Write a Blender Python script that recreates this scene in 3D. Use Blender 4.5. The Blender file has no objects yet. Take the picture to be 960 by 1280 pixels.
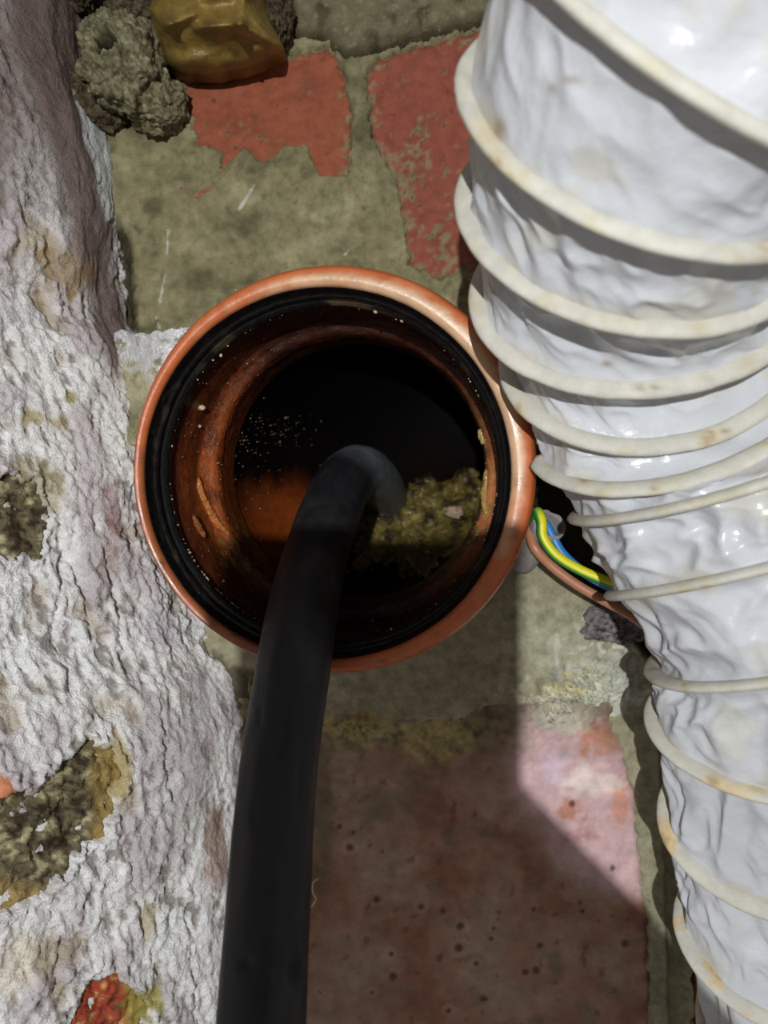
import bpy, bmesh, math, random
import numpy as np
from mathutils import Vector

random.seed(4)
S = bpy.context.scene
COL = S.collection

# ------------------------------------------------------------------ camera, world, light
H, F = 0.30, 924.0                     # camera height above the floor (m), focal length in pixels of 960x1280
cd = bpy.data.cameras.new('camera')
cd.sensor_fit = 'VERTICAL'; cd.sensor_height = 36.0; cd.lens = 36.0 * F / 1280.0
cd.clip_start = 0.005; cd.clip_end = 20
cd.dof.use_dof = True; cd.dof.focus_distance = 0.245; cd.dof.aperture_fstop = 13.0
cam = bpy.data.objects.new('camera', cd); cam.location = (0, 0, H); COL.objects.link(cam); S.camera = cam

w = bpy.data.worlds.new('world'); S.world = w; w.use_nodes = True
w.node_tree.nodes['Background'].inputs[0].default_value = (1.0, 0.965, 0.92, 1)
w.node_tree.nodes['Background'].inputs[1].default_value = 0.215

LAMP = (-0.035, 0.040, 0.62)
ld = bpy.data.lights.new('hand_torch_light', 'POINT'); ld.energy = 10.8; ld.shadow_soft_size = 0.003
ld.color = (0.98, 1.0, 1.0)
lo = bpy.data.objects.new('hand_torch_light', ld); lo.location = LAMP; COL.objects.link(lo)

S.view_settings.view_transform = 'Standard'; S.view_settings.look = 'None'
S.view_settings.exposure = 0.0; S.view_settings.gamma = 1.0; S.view_settings.use_curve_mapping = False


# ------------------------------------------------------------------ helpers
def P(px, py, z):
    """point that stands at height z where the photograph shows (px, py)"""
    return np.array([(px - 480) / F * (H - z), (640 - py) / F * (H - z), z])


def PX(co):
    d = H - co[..., 2]
    d = np.maximum(d, 0.03)
    return 480 + F * co[..., 0] / d, 640 - F * co[..., 1] / d


def lin(r, g, b, k=1.0):
    v = np.array([r, g, b]) / 255.0
    v = np.where(v <= 0.04045, v / 12.92, ((v + 0.055) / 1.055) ** 2.4)
    return np.minimum(v * k, 0.95)


_rng = np.random.RandomState(7)
_perm = np.concatenate([_rng.permutation(256)] * 3)
_grad = _rng.normal(size=(256, 3)); _grad /= np.linalg.norm(_grad, axis=1, keepdims=True)


def perlin(x, y, z):
    x, y, z = np.broadcast_arrays(np.asarray(x, float), np.asarray(y, float), np.asarray(z, float))
    xi, yi, zi = np.floor(x).astype(int), np.floor(y).astype(int), np.floor(z).astype(int)
    xf, yf, zf = x - xi, y - yi, z - zi
    f = lambda t: t * t * t * (t * (t * 6 - 15) + 10)
    u, v, s = f(xf), f(yf), f(zf)
    r = 0
    for a in (0, 1):
        for b in (0, 1):
            for c in (0, 1):
                h = _perm[_perm[_perm[(xi + a) & 255] + ((yi + b) & 255)] + ((zi + c) & 255)]
                g = _grad[h]
                d = g[..., 0] * (xf - a) + g[..., 1] * (yf - b) + g[..., 2] * (zf - c)
                r = r + d * (u if a else 1 - u) * (v if b else 1 - v) * (s if c else 1 - s)
    return r * 1.5


def fbm(x, y, z=0.0, o=4, gain=0.5):
    r, a = 0, 1.0
    for i in range(o):
        r = r + a * perlin(x * 2 ** i + i * 7.3, y * 2 ** i + i * 3.1, z * 2 ** i + i * 5.7)
        a *= gain
    return r


def sst(a, b, x):
    t = np.clip((x - a) / (b - a), 0, 1)
    return t * t * (3 - 2 * t)


def sdpoly(x, y, poly):
    """signed distance, positive inside"""
    d = np.full(x.shape, 1e9); ins = np.zeros(x.shape, bool)
    n = len(poly)
    for i in range(n):
        ax, ay = poly[i]; bx, by = poly[(i + 1) % n]
        ex, ey = bx - ax, by - ay
        t = np.clip(((x - ax) * ex + (y - ay) * ey) / (ex * ex + ey * ey), 0, 1)
        d = np.minimum(d, (x - ax - t * ex) ** 2 + (y - ay - t * ey) ** 2)
        c = ((ay > y) != (by > y))
        with np.errstate(divide='ignore', invalid='ignore'):
            xx = (bx - ax) * (y - ay) / ((by - ay) if by != ay else 1e-9) + ax
        ins ^= c & (x < xx)
    return np.sqrt(d) * np.where(ins, 1, -1)


def mixc(c, t, m):
    return c * (1 - m[..., None]) + np.asarray(t) * m[..., None]


def mesh_from(name, V, Fq, col=None, smooth=True):
    V = np.asarray(V, float).reshape(-1, 3); Fq = np.asarray(Fq, int)
    me = bpy.data.meshes.new(name)
    me.vertices.add(len(V)); me.vertices.foreach_set('co', V.ravel())
    k = Fq.shape[1]
    me.loops.add(Fq.size); me.loops.foreach_set('vertex_index', Fq.ravel())
    me.polygons.add(len(Fq))
    me.polygons.foreach_set('loop_start', np.arange(0, Fq.size, k))
    me.polygons.foreach_set('loop_total', np.full(len(Fq), k))
    me.polygons.foreach_set('use_smooth', np.full(len(Fq), smooth))
    me.update(calc_edges=True)
    if col is not None:
        col = np.asarray(col, float).reshape(-1, 3)
        a = me.color_attributes.new('col', 'FLOAT_COLOR', 'POINT')
        a.data.foreach_set('color', np.concatenate([np.clip(col, 0.001, 0.95), np.ones((len(col), 1))], 1).ravel())
    return me


def grid_faces(n, m, closed_m=False, flip=False):
    i = np.arange(n - 1)[:, None]; j = np.arange(m if closed_m else m - 1)[None, :]
    j2 = (j + 1) % m
    f = np.stack([i * m + j, i * m + j2, (i + 1) * m + j2, (i + 1) * m + j], -1).reshape(-1, 4)
    return f[:, ::-1] if flip else f


def link(name, me, m, parent=None, **props):
    o = bpy.data.objects.new(name, me); COL.objects.link(o)
    if m is not None and me is not None: me.materials.append(m)
    if parent is not None: o.parent = parent
    for k, v in props.items(): o[k] = v
    return o


def grid_obj(name, V, m, col=None, parent=None, keep=None, closed_m=False, flip=False, **props):
    n, k = V.shape[:2]
    f = grid_faces(n, k, closed_m, flip)
    V2 = V.reshape(-1, 3); c2 = None if col is None else np.asarray(col).reshape(-1, 3)
    if keep is not None:
        kk = keep.reshape(-1); f = f[kk[f].all(1)]
        used = np.zeros(len(V2), bool); used[f.ravel()] = True
        idx = np.cumsum(used) - 1; f = idx[f]; V2 = V2[used]; c2 = None if c2 is None else c2[used]
    return link(name, mesh_from(name, V2, f, c2), m, parent, **props)


def thing(name, label, cat, loc, group=None):
    o = bpy.data.objects.new(name, None); COL.objects.link(o); o.location = Vector(loc)
    o.empty_display_size = 0.01
    o['label'] = label; o['category'] = cat
    if group: o['group'] = group
    return o


def under(part, root):
    """parent a mesh whose points are in world space"""
    part.parent = root; part.matrix_parent_inverse.identity()
    part.location = (-root.location[0], -root.location[1], -root.location[2])
    return part


def material(name, color=None, rough=0.7, spec=0.4, noise=(60, 0.25), bump=(900, 0.3, 0.0006), rough_var=0.0,
             coat=0.0, bump2=None, sss=0.0, attr=True, speck=None):
    """colour attribute (or plain colour) times grain, with fine relief"""
    m = bpy.data.materials.new(name); m.use_nodes = True
    nt = m.node_tree; N = nt.nodes; L = nt.links
    b = N['Principled BSDF']
    tc = N.new('ShaderNodeTexCoord')
    if attr:
        a = N.new('ShaderNodeAttribute'); a.attribute_name = 'col'; src = a.outputs['Color']
    else:
        a = N.new('ShaderNodeRGB'); a.outputs[0].default_value = (*color, 1); src = a.outputs[0]
    nz = N.new('ShaderNodeTexNoise'); nz.inputs['Scale'].default_value = noise[0]; nz.inputs['Detail'].default_value = 8
    nz.inputs['Roughness'].default_value = 0.65
    L.new(tc.outputs['Object'], nz.inputs['Vector'])
    mr = N.new('ShaderNodeMapRange'); mr.inputs[1].default_value = 0.3; mr.inputs[2].default_value = 0.7
    mr.inputs[3].default_value = 1 - noise[1]; mr.inputs[4].default_value = 1 + noise[1]
    L.new(nz.outputs[0], mr.inputs[0])
    mx = N.new('ShaderNodeVectorMath'); mx.operation = 'SCALE'
    L.new(src, mx.inputs[0]); L.new(mr.outputs[0], mx.inputs['Scale'])
    out = mx.outputs[0]
    if speck:                            # (scale, threshold, colour): small splashes or dust
        n3 = N.new('ShaderNodeTexNoise'); n3.inputs['Scale'].default_value = speck[0]; n3.inputs['Detail'].default_value = 3
        L.new(tc.outputs['Object'], n3.inputs['Vector'])
        r3 = N.new('ShaderNodeMapRange'); r3.inputs[1].default_value = speck[1]; r3.inputs[2].default_value = speck[1] + 0.05
        L.new(n3.outputs[0], r3.inputs[0])
        m3 = N.new('ShaderNodeMix'); m3.data_type = 'RGBA'
        L.new(r3.outputs[0], m3.inputs[0]); L.new(out, m3.inputs[6]); m3.inputs[7].default_value = (*speck[2], 1)
        out = m3.outputs[2]
    L.new(out, b.inputs['Base Color'])
    b.inputs['Roughness'].default_value = rough
    if rough_var:
        r2 = N.new('ShaderNodeMapRange'); r2.inputs[1].default_value = 0.3; r2.inputs[2].default_value = 0.7
        r2.inputs[3].default_value = rough - rough_var; r2.inputs[4].default_value = rough + rough_var
        L.new(nz.outputs[0], r2.inputs[0]); L.new(r2.outputs[0], b.inputs['Roughness'])
    b.inputs['Specular IOR Level'].default_value = spec
    b.inputs['Coat Weight'].default_value = coat; b.inputs['Coat Roughness'].default_value = 0.15
    if sss:
        b.inputs['Subsurface Weight'].default_value = sss; b.inputs['Subsurface Scale'].default_value = 0.003
    prev = None
    for bb in (bump, bump2):
        if not bb: continue
        n2 = N.new('ShaderNodeTexNoise'); n2.inputs['Scale'].default_value = bb[0]; n2.inputs['Detail'].default_value = 5
        n2.inputs['Roughness'].default_value = 0.6
        L.new(tc.outputs['Object'], n2.inputs['Vector'])
        bp = N.new('ShaderNodeBump'); bp.inputs['Strength'].default_value = bb[1]; bp.inputs['Distance'].default_value = bb[2]
        L.new(n2.outputs[0], bp.inputs['Height'])
        if prev: L.new(prev, bp.inputs['Normal'])
        prev = bp.outputs[0]
    if prev: L.new(prev, b.inputs['Normal'])
    return m


def crom(pts, t):
    pts = np.asarray(pts, float); K = len(pts)
    t = np.clip(np.asarray(t, float), 0, K - 1 - 1e-6); i = t.astype(int); f = (t - i)[..., None]
    g = lambda j: pts[np.clip(j, 0, K - 1)]
    p0, p1, p2, p3 = g(i - 1), g(i), g(i + 1), g(i + 2)
    return .5 * (2 * p1 + (p2 - p0) * f + (2 * p0 - 5 * p1 + 4 * p2 - p3) * f ** 2 + (3 * p1 - p0 - 3 * p2 + p3) * f ** 3)


def tube_grid(C, r, m=24, up=(0, 0, 1)):
    """tube round a centreline: rings x m points; r scalar or (n,m)"""
    C = np.asarray(C); T = np.gradient(C, axis=0); T /= np.linalg.norm(T, axis=1, keepdims=True)
    n = len(C); X = np.zeros_like(C)
    x = np.array(up, float); x -= T[0] * (x @ T[0]); x /= np.linalg.norm(x)
    for i in range(n):
        x = x - T[i] * (x @ T[i]); x /= np.linalg.norm(x); X[i] = x
    Y = np.cross(T, X)
    a = np.arange(m) / m * 2 * np.pi
    r = np.broadcast_to(r, (n, m))[..., None]
    return C[:, None] + r * (np.cos(a)[None, :, None] * X[:, None] + np.sin(a)[None, :, None] * Y[:, None]), a


def cap_grid(V):
    """close both ends of a tube grid by shrinking rings"""
    a = V[0].mean(0); b = V[-1].mean(0)
    s = [a + (V[0] - a) * k for k in (0.02, 0.6)]
    e = [b + (V[-1] - b) * k for k in (0.6, 0.02)]
    return np.concatenate([np.array(s), V, np.array(e)], 0)


def blob(name, center, size, amp, freq, seed, m, colf, parent=None, sub=5, post=None, oct=4, **props):
    bm = bmesh.new(); bmesh.ops.create_icosphere(bm, subdivisions=sub, radius=1.0)
    V = np.array([v.co[:] for v in bm.verts]); Fq = np.array([[v.index for v in f.verts] for f in bm.faces]); bm.free()
    n = fbm(V[:, 0] * freq + seed, V[:, 1] * freq, V[:, 2] * freq, oct, 0.6)
    ridg = np.abs(fbm(V[:, 0] * freq * 0.6 + seed, V[:, 1] * freq * 0.6 + 9, V[:, 2] * freq * 0.6, 2))
    W = V * (1 + amp * n + amp * 0.5 * ridg)[:, None] * np.asarray(size) + np.asarray(center)
    if post: W = post(V, W)
    c = colf(V, W, n)
    return link(name, mesh_from(name, W, Fq, c), m, parent, **props)


# ------------------------------------------------------------------ materials
M = {}
M['mortar'] = material('rough_mortar', rough=0.9, spec=0.2, noise=(220, 0.34), bump=(1500, 0.7, 0.0009), bump2=(500, 0.5, 0.0015), speck=(420, 0.72, (0.42, 0.38, 0.25)))
M['brick'] = material('worn_brick', rough=0.75, spec=0.3, noise=(180, 0.22), bump=(1300, 0.4, 0.0006), speck=(500, 0.70, (0.2, 0.19, 0.12)))
M['floorpaint'] = material('painted_floor_slab', rough=0.6, spec=0.35, noise=(120, 0.25), bump=(700, 0.25, 0.0006), speck=(130, 0.72, (0.10, 0.04, 0.02)))
M['limewash'] = material('limewash_wall', rough=0.85, spec=0.25, noise=(260, 0.16), bump=(1300, 0.8, 0.0011), bump2=(420, 0.6, 0.0022))
M['stone'] = material('bare_stone', rough=0.9, spec=0.2, noise=(300, 0.35), bump=(1100, 0.8, 0.0014))
M['pvc'] = material('orange_drain_plastic', rough=0.33, spec=0.5, noise=(150, 0.16), bump=(500, 0.2, 0.0005), rough_var=0.12)
M['pvc_wet'] = material('stained_wet_plastic', rough=0.42, spec=0.45, noise=(300, 0.35), bump=(420, 0.6, 0.0012), rough_var=0.18)
M['bend_shade'] = material('shade_black_plastic', rough=0.7, spec=0.08, noise=(300, 0.3), bump=(300, 0.3, 0.0006))  # black and dull, standing in for the unlit pipe
M['rubber'] = material('black_seal_rubber', rough=0.32, spec=0.5, noise=(400, 0.4), bump=(900, 0.5, 0.0006), rough_var=0.12, speck=(900, 0.73, (0.12, 0.09, 0.05)))
M['hose'] = material('black_hose_rubber', rough=0.48, spec=0.4, noise=(150, 0.3), bump=(700, 0.2, 0.0004), rough_var=0.1, speck=(900, 0.76, (0.09, 0.08, 0.06)))
M['vinyl'] = material('white_duct_vinyl', rough=0.26, spec=0.5, noise=(60, 0.05), bump=(110, 0.35, 0.0020), bump2=None, rough_var=0.06)
M['rib'] = material('dusty_duct_rib', rough=0.6, spec=0.35, noise=(200, 0.12), bump=(1800, 0.5, 0.0005))
M['bag'] = material('ochre_plastic_film', rough=0.42, spec=0.5, noise=(90, 0.25), bump=(160, 0.6, 0.002), sss=0.0)
M['sludge'] = material('wet_sludge', rough=0.2, spec=0.6, noise=(500, 0.4), bump=(420, 0.9, 0.003), coat=0.5)
M['wire'] = material('wire_insulation', rough=0.4, spec=0.5, noise=(300, 0.06), bump=None)
M['conduit'] = material('grey_conduit', rough=0.8, spec=0.2, noise=(500, 0.2), bump=(1500, 0.6, 0.0006))
M['drop'] = material('water_drop', (0.14, 0.09, 0.05), rough=0.12, spec=0.8, noise=(900, 0.5), bump=None, attr=False, coat=1.0)
M['crumb'] = material('pale_crumb', (0.5, 0.42, 0.27), rough=0.7, spec=0.3, noise=(900, 0.4), bump=None, attr=False)
M['phone_blocker'] = material('blocker_black', (0.02, 0.02, 0.022), rough=0.4, spec=0.5, noise=(100, 0.1), bump=None, attr=False)

# ------------------------------------------------------------------ drain pipe frame (needed for the hole in the floor)
RING_Z = 0.075
RC = P(410, 590, RING_Z)
AX = np.array([0.10, 0.055, -1.0]); AX /= np.linalg.norm(AX)
PU = np.array([1.0, 0, 0]); PU -= AX * (PU @ AX); PU /= np.linalg.norm(PU)
PV = np.cross(PU, AX); PV *= -1 if PV[1] < 0 else 1


def pipe_pt(r, d, a):
    d = np.asarray(d, float)[..., None]; r = np.asarray(r, float)[..., None]
    return RC + AX * d + r * (np.cos(a)[..., None] * PU + np.sin(a)[..., None] * PV)


# ------------------------------------------------------------------ floor
def axis(lo_f, hi_f, step, lo_o, hi_o, k=14):
    a = np.arange(lo_f, hi_f, step)
    return np.concatenate([lo_o + (lo_f - lo_o) * (1 - (1 - np.linspace(0, 1, k)[:-1]) ** 2) , a, hi_f + (hi_o - hi_f) * np.linspace(0, 1, k) ** 2])


EXPOSED_TOP = [(214, 112), (300, 88), (352, 72), (412, 58), (430, 92), (440, 150), (438, 222), (400, 222), (386, 186), (352, 184), (333, 210), (306, 186), (279, 212), (276, 190), (246, 182), (240, 140), (222, 128)]
EXPOSED_RIGHT = [(456, 96), (472, 74), (598, 38), (620, 60), (606, 250), (596, 340), (548, 350), (512, 332), (497, 232), (465, 172)]
EXPOSED_GREY = [(360, -140), (700, -140), (650, 10), (600, 36), (470, 70), (432, 80), (410, 56), (366, 52)]
EXPOSED_CORNER = [(154, 152), (176, 140), (172, 160), (160, 166)]
EXPOSED_LOW = [(300, 872), (420, 905), (560, 900), (660, 872), (760, 880), (792, 1000), (806, 1130), (815, 1300), (830, 1700), (200, 1700)]
EXPOSED_LOWR = [(864, 1050), (1100, 1050), (1200, 1700), (880, 1700), (868, 1200)]


def floor_paint(px, py):
    """mortar colour at the pixel that sees the floor there"""
    n1 = fbm(px / 60, py / 60, 1.3, 4); n2 = fbm(px / 14, py / 14, 4.1, 3); n3 = fbm(px / 150, py / 110, 9.1, 3)
    c = np.broadcast_to(lin(136, 129, 97, 1.0), px.shape + (3,)).copy()
    c = mixc(c, lin(106, 101, 74, 1.0), sst(0.05, 0.6, n1))
    c = mixc(c, lin(162, 155, 122, 1.0), sst(0.15, 0.7, -n1) * 0.7)
    c = mixc(c, lin(90, 84, 58), sst(0.35, 0.8, n2) * 0.5)
    # pale drips and scratches
    for (x0, y0, x1, y1) in ((212, 290, 210, 318), (208, 345, 201, 378), (300, 262, 318, 234), (196, 398, 200, 410), (432, 318, 438, 312)):
        dx, dy = x1 - x0, y1 - y0; t = np.clip(((px - x0) * dx + (py - y0) * dy) / (dx * dx + dy * dy), 0, 1)
        d = np.hypot(px - x0 - t * dx, py - y0 - t * dy)
        c = mixc(c, lin(215, 212, 198), sst(2.2, .6, d + 2.5 * n2) * 0.6)
    # grey dark mortar in the joint between bricks
    c = mixc(c, lin(84, 82, 62), sst(10, -6, np.abs(px - 452 - (py - 100) * 0.18)) * (py < 260) * 0.6)
    # lower part: pale dusty mortar, with the light's falloff mixed into the colour
    low = sst(640, 760, py)
    c = mixc(c, lin(172, 167, 140), low * (0.75 + 0.4 * n1))
    # crusts of yellow and white salts
    for (cx, cy, rx, ry, col, k) in ((715, 852, 45, 24, (235, 222, 140), .9), (700, 880, 60, 40, (215, 210, 190), .8), (760, 850, 50, 40, (215, 218, 205), .7), (545, 925, 45, 26, (205, 180, 95), .8),
                                     (445, 912, 45, 24, (200, 178, 110), .8), (690, 800, 60, 50, (190, 190, 165), .5), (520, 950, 26, 16, (60, 58, 44), .8), (620, 905, 40, 20, (150, 135, 70), .6)):
        d = np.hypot((px - cx) / rx, (py - cy) / ry) + 0.75 * n2 + 0.5 * n1
        c = mixc(c, lin(*col), sst(1.05, 0.35, d) * k)
    c = mixc(c, lin(225, 226, 216), sst(.05, .45, n2 + .4 * n1) * sst(1.1, .5, np.hypot((px - 745) / 70, (py - 830) / 80)) * .7)
    # shade painted dark brown in the gap by the wall, behind the duct and under it
    for poly, k in (([(140, 270), (166, 300), (172, 412), (150, 430), (120, 300)], .75), ([(672, 560), (800, 640), (800, 720), (860, 800), (830, 840), (760, 770), (690, 700)], .93),
                    ([(240, 800), (330, 850), (330, 960), (280, 930)], .75), ([(60, -100), (370, -100), (350, 70), (215, 110), (155, 150), (100, 110)], .8)):
        c = mixc(c, lin(46, 36, 26), sst(-6, 6, sdpoly(px, py, poly) + 6 * n2) * k)
    # joint strip right of the painted slab
    j = sst(14, 4, np.abs(px - 832 - (py - 900) * 0.03)) * sst(840, 900, py)
    c = mixc(c, lin(150, 148, 122), j * 0.6 * (1 + n1))
    return c


def slab_paint(px, py):
    n1 = fbm(px / 80, py / 80, 2.3, 4); n2 = fbm(px / 18, py / 18, 6.1, 4); n3 = fbm(px / 34, py / 34, 12.0, 3)
    c = np.broadcast_to(lin(162, 124, 104), px.shape + (3,)).copy()
    c = mixc(c, lin(168, 144, 124), sst(-0.1, 0.5, n1) * 0.8)
    c = mixc(c, lin(142, 96, 76), sst(0.1, 0.5, -n1) * 0.85)
    c = mixc(c, lin(110, 104, 84), sst(0.25, 0.6, n3) * 0.45)
    c = mixc(c, lin(120, 62, 48), sst(0.5, 0.75, n2) * 0.6)
    # the pink, salmon and white salts near the duct
    pch = sst(-20, 22, sdpoly(px, py, [(640, 860), (790, 880), (806, 1130), (700, 1080), (640, 990)]) + 14 * n1)
    c = mixc(c, lin(222, 186, 190), pch * 0.85)
    for (cx, cy, rx, ry, col, k) in ((745, 915, 30, 26, (212, 136, 108), .9), (712, 1015, 24, 16, (190, 122, 92), .8), (775, 1010, 14, 40, (222, 150, 120), .7), (730, 975, 50, 20, (240, 222, 214), .8),
                                     (720, 1045, 46, 14, (190, 130, 132), .6), (690, 960, 20, 30, (205, 186, 205), .6), (700, 895, 60, 26, (225, 222, 205), .8), (545, 925, 50, 30, (170, 150, 100), .7), (445, 912, 50, 30, (160, 145, 105), .7),
                                     (400, 1000, 30, 120, (96, 88, 66), .7), (480, 1000, 60, 40, (120, 108, 84), .6), (700, 1030, 140, 14, (170, 140, 128), .3), (420, 1230, 90, 90, (150, 128, 112), .5)):
        d = np.hypot((px - cx) / rx, (py - cy) / ry) + 0.5 * n2 + 0.35 * n1
        c = mixc(c, lin(*col), sst(1.05, 0.4, d) * k)
    for i in range(30):                 # little pits with dark centre and pale rim
        r = random.Random(i * 13 + 5); cx, cy = r.uniform(420, 800), r.uniform(1000, 1290); s = r.uniform(2, 5.5)
        d = np.hypot(px - cx, py - cy) / s
        if r.random() < .3: c = mixc(c, lin(196, 160, 142), np.exp(-((d - 1.9) / .7) ** 2) * 0.35 * (1 + n2))
        c = mixc(c, lin(70, 32, 20), sst(1.3, 0.6, d) * 0.8)
    top = sst(985, 885, py + 34 * n1 + 20 * n2 + 30 * sst(630, 690, px))
    c = mixc(c, mixc(np.broadcast_to(lin(132, 122, 92), px.shape + (3,)), lin(84, 78, 56), sst(-.1, .5, n3 + .5 * n2)), top * 0.9)
    for (cx, cy, rx, ry, col, k) in ((545, 922, 40, 24, (196, 178, 122), .75), (445, 912, 44, 22, (196, 180, 130), .7)):
        d = np.hypot((px - cx) / rx, (py - cy) / ry) + 0.8 * n2 + 0.4 * n1
        c = mixc(c, lin(*col), sst(1.05, 0.4, d) * k)
    return c


fx = axis(-0.17, 0.17, 0.00065, -0.5, 0.5); fy = axis(-0.215, 0.225, 0.00065, -0.5, 0.5)
X, Y = np.meshgrid(fx, fy)
px, py = 480 + F * X / H, 640 - F * Y / H
n1 = fbm(px / 40, py / 40, 0.5, 3); n2 = fbm(px / 9, py / 9, 3.5, 3)
Z = 0.0012 + 0.0005 * n1 + 0.00035 * n2 + 0.0006 * fbm(px / 120, py / 120, 7.7, 2)
expo = [sdpoly(px, py, q) for q in (EXPOSED_TOP, EXPOSED_RIGHT, EXPOSED_GREY, EXPOSED_CORNER)]
sd = np.maximum.reduce(expo) + 5 * n2 + 2 * n1
Z = Z + 0.0016 * sst(-34, -3, sd) - 0.0050 * sst(-2, 4, sd)
sl = np.maximum(sdpoly(px, py, EXPOSED_LOW), sdpoly(px, py, EXPOSED_LOWR)) + 9 * n1 + 4 * n2
Z = Z - 0.005 * sst(-2, 5, sl)
# crack running off the brick's notch
for pl in ([(300, 190), (285, 215), (262, 236), (232, 250)], [(345, 205), (366, 232), (392, 220)]):
    for (a, b) in zip(pl[:-1], pl[1:]):
        dx, dy = b[0] - a[0], b[1] - a[1]; t = np.clip(((px - a[0]) * dx + (py - a[1]) * dy) / (dx * dx + dy * dy), 0, 1)
        Z -= 0.0011 * sst(3.0, 0.5, np.hypot(px - a[0] - t * dx, py - a[1] - t * dy) + 1.5 * n2)
# deep joints: between the two upper bricks and the grey one, at the wall, behind the duct, beside the painted slab
Z -= 0.010 * sst(0, 26, sdpoly(px, py, [(140, 250), (168, 300), (176, 415), (150, 430), (90, 300)]) + 4 * n2)
Z -= 0.022 * sst(-4, 24, sdpoly(px, py, [(664, 560), (860, 600), (860, 860), (812, 830), (770, 775), (700, 712), (668, 690)]) + 5 * n2)  # hollow sunk behind the duct to deepen the shade
Z -= 0.010 * sst(0, 14, sdpoly(px, py, [(70, -300), (370, -300), (352, 66), (214, 106), (150, 150), (100, 100)]) + 4 * n2)
Z -= 0.004 * sst(16, 6, np.abs(px - 834 - (py - 900) * 0.04) + 3 * n1) * sst(830, 900, py)
for (cx, cy, rx, ry, hh) in ((715, 855, 55, 30, .0035), (700, 885, 70, 50, .0035), (545, 925, 48, 28, .003), (445, 912, 48, 26, .003), (760, 850, 60, 40, .002)):
    d = np.hypot((px - cx) / rx, (py - cy) / ry)
    Z += hh * sst(1, .2, d) * (0.35 + 2.0 * np.abs(n2) + 1.4 * np.abs(fbm(px / 6, py / 6, 8.8, 2)) + 0.6 * n1)
fc = floor_paint(px, py)
V = np.stack([X, Y, Z], -1)
c0 = RC + AX * RING_Z
keep = np.hypot(X - c0[0], Y - c0[1]) > 0.0575
floor = grid_obj('floor', V, M['mortar'], fc, keep=keep, kind='structure')
# soil under the floor, so the gap by the pipe is closed
def crust(ax, ay, nb):
    r = 0
    for (cx, cy, rx, ry, hh) in ((545, 925, 48, 30, .0024), (445, 912, 52, 28, .0022), (705, 890, 60, 34, .0022), (720, 1040, 60, 40, .0006), (620, 905, 50, 24, .0012)):
        r = r + hh * sst(1.2, .2, np.hypot((ax - cx) / rx, (ay - cy) / ry) + .4 * nb) * (.3 + 1.6 * np.abs(fbm(ax / 8, ay / 8, 4.8, 3)))
    return r


def brick_piece(name, poly, top, m, paint, mid, parent, amp=0.0005, step=0.0008, edge=5.0, depth=0.012, grow=0, **props):
    """a solid floor brick: worn heightfield top with its own steep sides"""
    q = np.array(poly, float)
    x0, x1 = (q[:, 0].min() - 8 - 480) / F * H, (q[:, 0].max() + 8 - 480) / F * H
    y0, y1 = (640 - q[:, 1].max() - 8) / F * H, (640 - q[:, 1].min() + 8) / F * H
    gx, gy = np.meshgrid(np.arange(x0, x1, step), np.arange(y0, y1, step))
    ax, ay = 480 + F * gx / H, 640 - F * gy / H
    na = fbm(ax / 30 + mid, ay / 30, 1.1, 4); nb = fbm(ax / 7 + mid, ay / 7, 2.1, 3)
    s = sdpoly(ax, ay, poly) + 3.0 * na + 1.2 * nb
    z = top + amp * na * 2 + amp * 0.6 * nb + (crust(ax, ay, nb) if 'slab' in name else 0) - 0.0016 * sst(9, 0, s) - depth * sst(1.0, -4.0, s)
    return grid_obj(name, np.stack([gx, gy, z], -1), m, paint(ax, ay, na, nb, s), parent=parent, keep=s > -7, **props)


def red_brick(base, dusty, seed):
    def f(ax, ay, na, nb, s):
        c = np.broadcast_to(lin(*base), ax.shape + (3,)).copy()
        nn = fbm(ax / 45 + seed, ay / 45, seed, 4); nm = fbm(ax / 10, ay / 10 + seed, seed, 4)
        c = mixc(c, lin(base[0] * .84, base[1] * .8, base[2] * .8), sst(.1, .7, nn) * .5)
        c = mixc(c, lin(130, 122, 90), sst(.75 - dusty, 1.15 - dusty, nm * .7 + nn * .5 + sst(26, 2, s) * .42 + .3 * sst(130, 210, ay)) * .8)
        c = mixc(c, lin(48, 34, 26), sst(.62, .8, nm) * .7)
        return c
    return f


def grey_face(ax, ay, na, nb, s):
    c = np.broadcast_to(lin(116, 108, 84), ax.shape + (3,)).copy()
    c = mixc(c, lin(84, 76, 56), sst(0, .6, na)); c = mixc(c, lin(150, 144, 116), sst(.3, .7, nb) * .5)
    c = mixc(c, lin(70, 62, 44), sst(14, 0, s) * .7)
    return c


brick_piece('brick', [(148, 150), (214, 108), (300, 84), (352, 68), (414, 54), (432, 88), (444, 150), (441, 224), (436, 240), (250, 262), (150, 240)], 0.0003, M['brick'], red_brick((146, 80, 56), .22, 3.0), 3, floor)
brick_piece('brick.001', [(452, 96), (470, 72), (598, 36), (640, 60), (640, 250), (612, 356), (548, 352), (508, 334), (493, 232), (461, 172)], 0.0008, M['brick'], red_brick((138, 74, 58), .40, 8.0), 8, floor)
brick_piece('brick.002', [(362, -140), (760, -140), (700, 20), (606, 32), (472, 66), (432, 78), (410, 54), (366, 50)], 0.0050, M['mortar'], grey_face, 5, floor, label='grey cement-faced brick above the red ones')
brick_piece('brick.003', [(520, 352), (588, 342), (640, 350), (640, 420), (600, 420)], 0.0001, M['brick'], red_brick((160, 88, 66), .7, 11.0), 11, floor)
slab_f = lambda ax, ay, na, nb, s: slab_paint(ax, ay)
brick_piece('painted_slab', [(230, 840), (420, 880), (560, 880), (660, 855), (770, 858), (796, 1000), (808, 1130), (818, 1300), (832, 1560), (230, 1560)], 0.0002, M['floorpaint'], slab_f, 13, floor, amp=0.0003, label='brown-red painted slab below the drain')
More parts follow.
